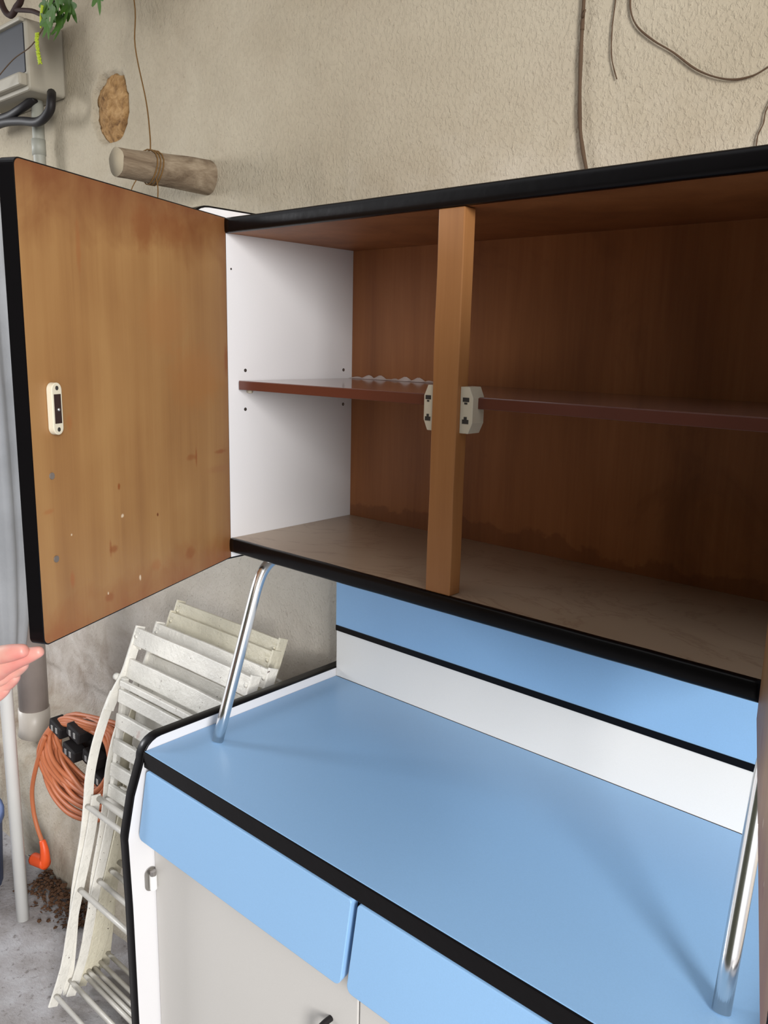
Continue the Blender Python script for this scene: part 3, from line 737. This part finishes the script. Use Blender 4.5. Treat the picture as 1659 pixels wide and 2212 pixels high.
def leaf(bm, c, size, rot, tilt, fold=.25):
    pts = []
    tips = [(0, 1.0), (52, .78), (-52, .78), (112, .55), (-112, .55)]
    for a in range(-168, 169, 8):
        r = .26
        for ta, tr in tips:
            dlt = abs(a-ta)
            if dlt < 32: r = max(r, .26+(tr-.26)*(1-dlt/32)**1.1)
        r *= 1+.06*math.sin(a*.7)
        pts.append((r*math.sin(math.radians(a)), r*math.cos(math.radians(a))))
    R_ = Matrix.Rotation(rot, 3, 'Y') @ Matrix.Rotation(tilt, 3, 'X')
    cv = bm.verts.new(V(c)); vsx = []
    for u, v in pts:
        p = V((u, -fold*abs(u)*.6-.18*v*v, v))*size; vsx.append(bm.verts.new(V(c)+R_ @ p))
    for a, b in zip(vsx, vsx[1:]+vsx[:1]): bm.faces.new((cv, a, b))
rnd = random.Random(5)
for (x, z, s, rt) in ((-.993, 2.425, .05, 2.6), (-.955, 2.425, .058, 3.0), (-.935, 2.378, .056, 3.1), (-.925, 2.362, .045, 2.8), (-.960, 2.402, .05, 3.6), (-.905, 2.415, .05, 2.7), (-.985, 2.395, .04, 3.5),
                      (-.875, 2.405, .052, 3.3), (-.880, 2.43, .055, 2.9), (-.84, 2.425, .04, 2.6), (-.757, 2.405, .048, 3.15), (-1.02, 2.445, .045, 3.8), (-.93, 2.45, .06, 3.0), (-.80, 2.45, .05, 3.4), (-.915, 2.395, .05, 3.6), (-.965, 2.45, .05, 2.4)):
    bm = bmesh.new(); leaf(bm, (x, .20+rnd.uniform(-.03, .03), z), s, rt+math.pi*0, rnd.uniform(-.35, .35)); obj('leaf', bm, M['leaf'], lv)
bm = bmesh.new(); P = catmull([(-1.036, .20, 2.372), (-1.041, .20, 2.355), (-1.037, .20, 2.325), (-1.030, .20, 2.30)], 10)
tube(bm, P, lambda t: .004+.0015*math.sin(t*60), 8)
for p in P[::2]:
    for a in range(5):
        d = V((math.cos(a*1.3+p.z*90), math.sin(a*1.3+p.z*90)*.6, rnd.uniform(-.4, .2)))*.007
        tube(bm, [p, p+d], .0018, 5)
obj('catkin', bm, M['catkin'], lv, smooth=True)
bm = bmesh.new(); tube(bm, catmull([(-1.0, .2, 2.43), (-1.012, .2, 2.405), (-1.016, .2, 2.38)], 6), lambda t: .004*(1-.5*t), 7); obj('catkin', bm, M['catkin'], lv, smooth=True)

# ================================================================== LEFT EDGE: PARASOL, TUB, DIRT, HAND
ps = thing('parasol', (-.862, -.078, 0), 'closed grey parasol with a white pole standing at the left edge', 'parasol')
tubeo('pole', [(-.862, -.078, 0.0005), (-.862, -.078, 1.2), (-.862, -.078, 2.05)], .0165, M['pole'], ps, 20)
bm = bmesh.new(); S = 48; prof = [(.74, .036), (.78, .050), (.90, .066), (1.05, .078), (1.2, .083), (1.45, .083), (1.7, .078), (1.9, .066), (2.0, .04), (2.06, .012)]; rings = []
for z, r in prof:
    rings.append([bm.verts.new((-.862+r*(1+.13*math.sin(8*a+z*1.2))*math.cos(a), -.078+r*(1+.13*math.sin(8*a+z*1.2))*math.sin(a), z+.008*math.sin(8*a)*(1 if z < .8 else 0))) for a in [2*math.pi*k/S for k in range(S)]])
for A, B in zip(rings, rings[1:]):
    for k in range(S): bm.faces.new((A[k], A[(k+1) % S], B[(k+1) % S], B[k]))
bm.faces.new(rings[-1]); obj('canopy', bm, M['canvas'], ps, smooth=True)
tb = thing('storage_tub', (-1.17, -.12, 0), 'blue plastic tub at the far left beyond the white pole', 'tub')
bm = bmesh.new(); S = 28
rings = [[bm.verts.new((-1.17+r*math.cos(a), -.12+r*math.sin(a)*.7, z)) for a in [2*math.pi*k/S for k in range(S)]] for z, r in ((.001, .0), (.001, .15), (.20, .163), (.21, .172), (.222, .172), (.222, .158), (.01, .14), (.01, .0))]
for A, B in zip(rings, rings[1:]):
    for k in range(S): bm.faces.new((A[k], A[(k+1) % S], B[(k+1) % S], B[k]))
bmesh.ops.remove_doubles(bm, verts=bm.verts, dist=1e-5); obj('tub_body', bm, M['tub'], tb, smooth=True)
bm = bmesh.new(); rnd = random.Random(9)
for k in range(650):
    x = rnd.uniform(-.99, -.70); z0 = 0.002; y = .06-abs(rnd.gauss(0, .035))-.004; s = rnd.uniform(.0025, .008)
    h = max(0, .03-(.06-y)*.5)*rnd.random()
    R_ = Matrix.Rotation(rnd.uniform(0, 6.3), 3, 'Z') @ Matrix.Rotation(rnd.uniform(-1, 1), 3, 'X')
    q = [R_ @ V(p)*s for p in ((-1, -.6, 0), (.2, -.8, .2), (1, 0, .1), (.1, .7, .25), (-.8, .4, 0))]
    top = [bm.verts.new(V((x, y, z0+h+s*.6))+p) for p in q]; apex = bm.verts.new(V((x, y, z0+h+s*.6))+R_ @ V((0, 0, .6))*s)
    for i in range(5): bm.faces.new((top[i], top[(i+1) % 5], apex))
    bm.faces.new(top[::-1])
tag(obj('leaf_litter', bm, M['dirt'], loc=(-1.0, .03, 0)), 'brown dirt and dead leaves at the foot of the wall', 'debris', kind='stuff')

# hand holding the door's lower corner
def hand():
    def at(px, py, dep): return CAM+(fwd+r2*((px-829.5)/F)-u2*((py-1106)/F))*dep   # points read off once, real 3-D positions about the door corner
    ch = {
        'arm': [((-460, 1700), 1.22, .044), ((-290, 1600), 1.18, .036), ((-190, 1545), 1.14, .031), ((-120, 1500), 1.11, .038), ((-55, 1468), 1.09, .040)],
        'index': [((-55, 1468), 1.09, .040), ((2, 1437), 1.062, .0165), ((36, 1424), 1.055, .0135), ((66, 1414), 1.050, .0108), ((93, 1405), 1.045, .0065)],
        'middle': [((-55, 1468), 1.09, .040), ((-4, 1462), 1.075, .0150), ((24, 1453), 1.075, .0120), ((44, 1440), 1.07, .0100), ((56, 1430), 1.06, .0080)],
        'ring': [((-55, 1468), 1.09, .040), ((-16, 1490), 1.085, .0140), ((8, 1482), 1.085, .0115), ((26, 1468), 1.08, .0100), ((36, 1456), 1.07, .0085)],
        'little': [((-55, 1468), 1.09, .040), ((-34, 1512), 1.09, .0125), ((-10, 1505), 1.09, .0105), ((8, 1492), 1.085, .0090), ((16, 1480), 1.08, .0075)],
        'thumb': [((-120, 1500), 1.11, .038), ((-70, 1432), 1.07, .018), ((-15, 1418), 1.052, .0135), ((25, 1410), 1.042, .0125), ((60, 1404), 1.036, .0085)],
    }
    verts, edges, rad, idx = [], [], [], {}
    for c in ch.values():
        prev = None
        for (p, d, r) in c:
            key = (p, d)
            if key not in idx: idx[key] = len(verts); verts.append(at(*p, d)); rad.append(r)
            if prev is not None and (prev, idx[key]) not in edges: edges.append((prev, idx[key]))
            prev = idx[key]
    org = verts[idx[((-55, 1468), 1.09)]].copy()
    me = bpy.data.meshes.new('person'); me.from_pydata([v-org for v in verts], edges, []); me.materials.append(M['skin'])
    o = bpy.data.objects.new('person', me); COL.objects.link(o); o.location = org
    sk = o.modifiers.new('skin', 'SKIN'); sk.use_smooth_shade = True
    for i, d in enumerate(me.skin_vertices[0].data): d.radius = (rad[i], rad[i]); d.use_root = (i == idx[((-55, 1468), 1.09)])
    sb = o.modifiers.new('sub', 'SUBSURF'); sb.levels = 2; sb.render_levels = 2
    tag(o, 'pinkish hand of a person holding the lower corner of the open door', 'person')
hand()
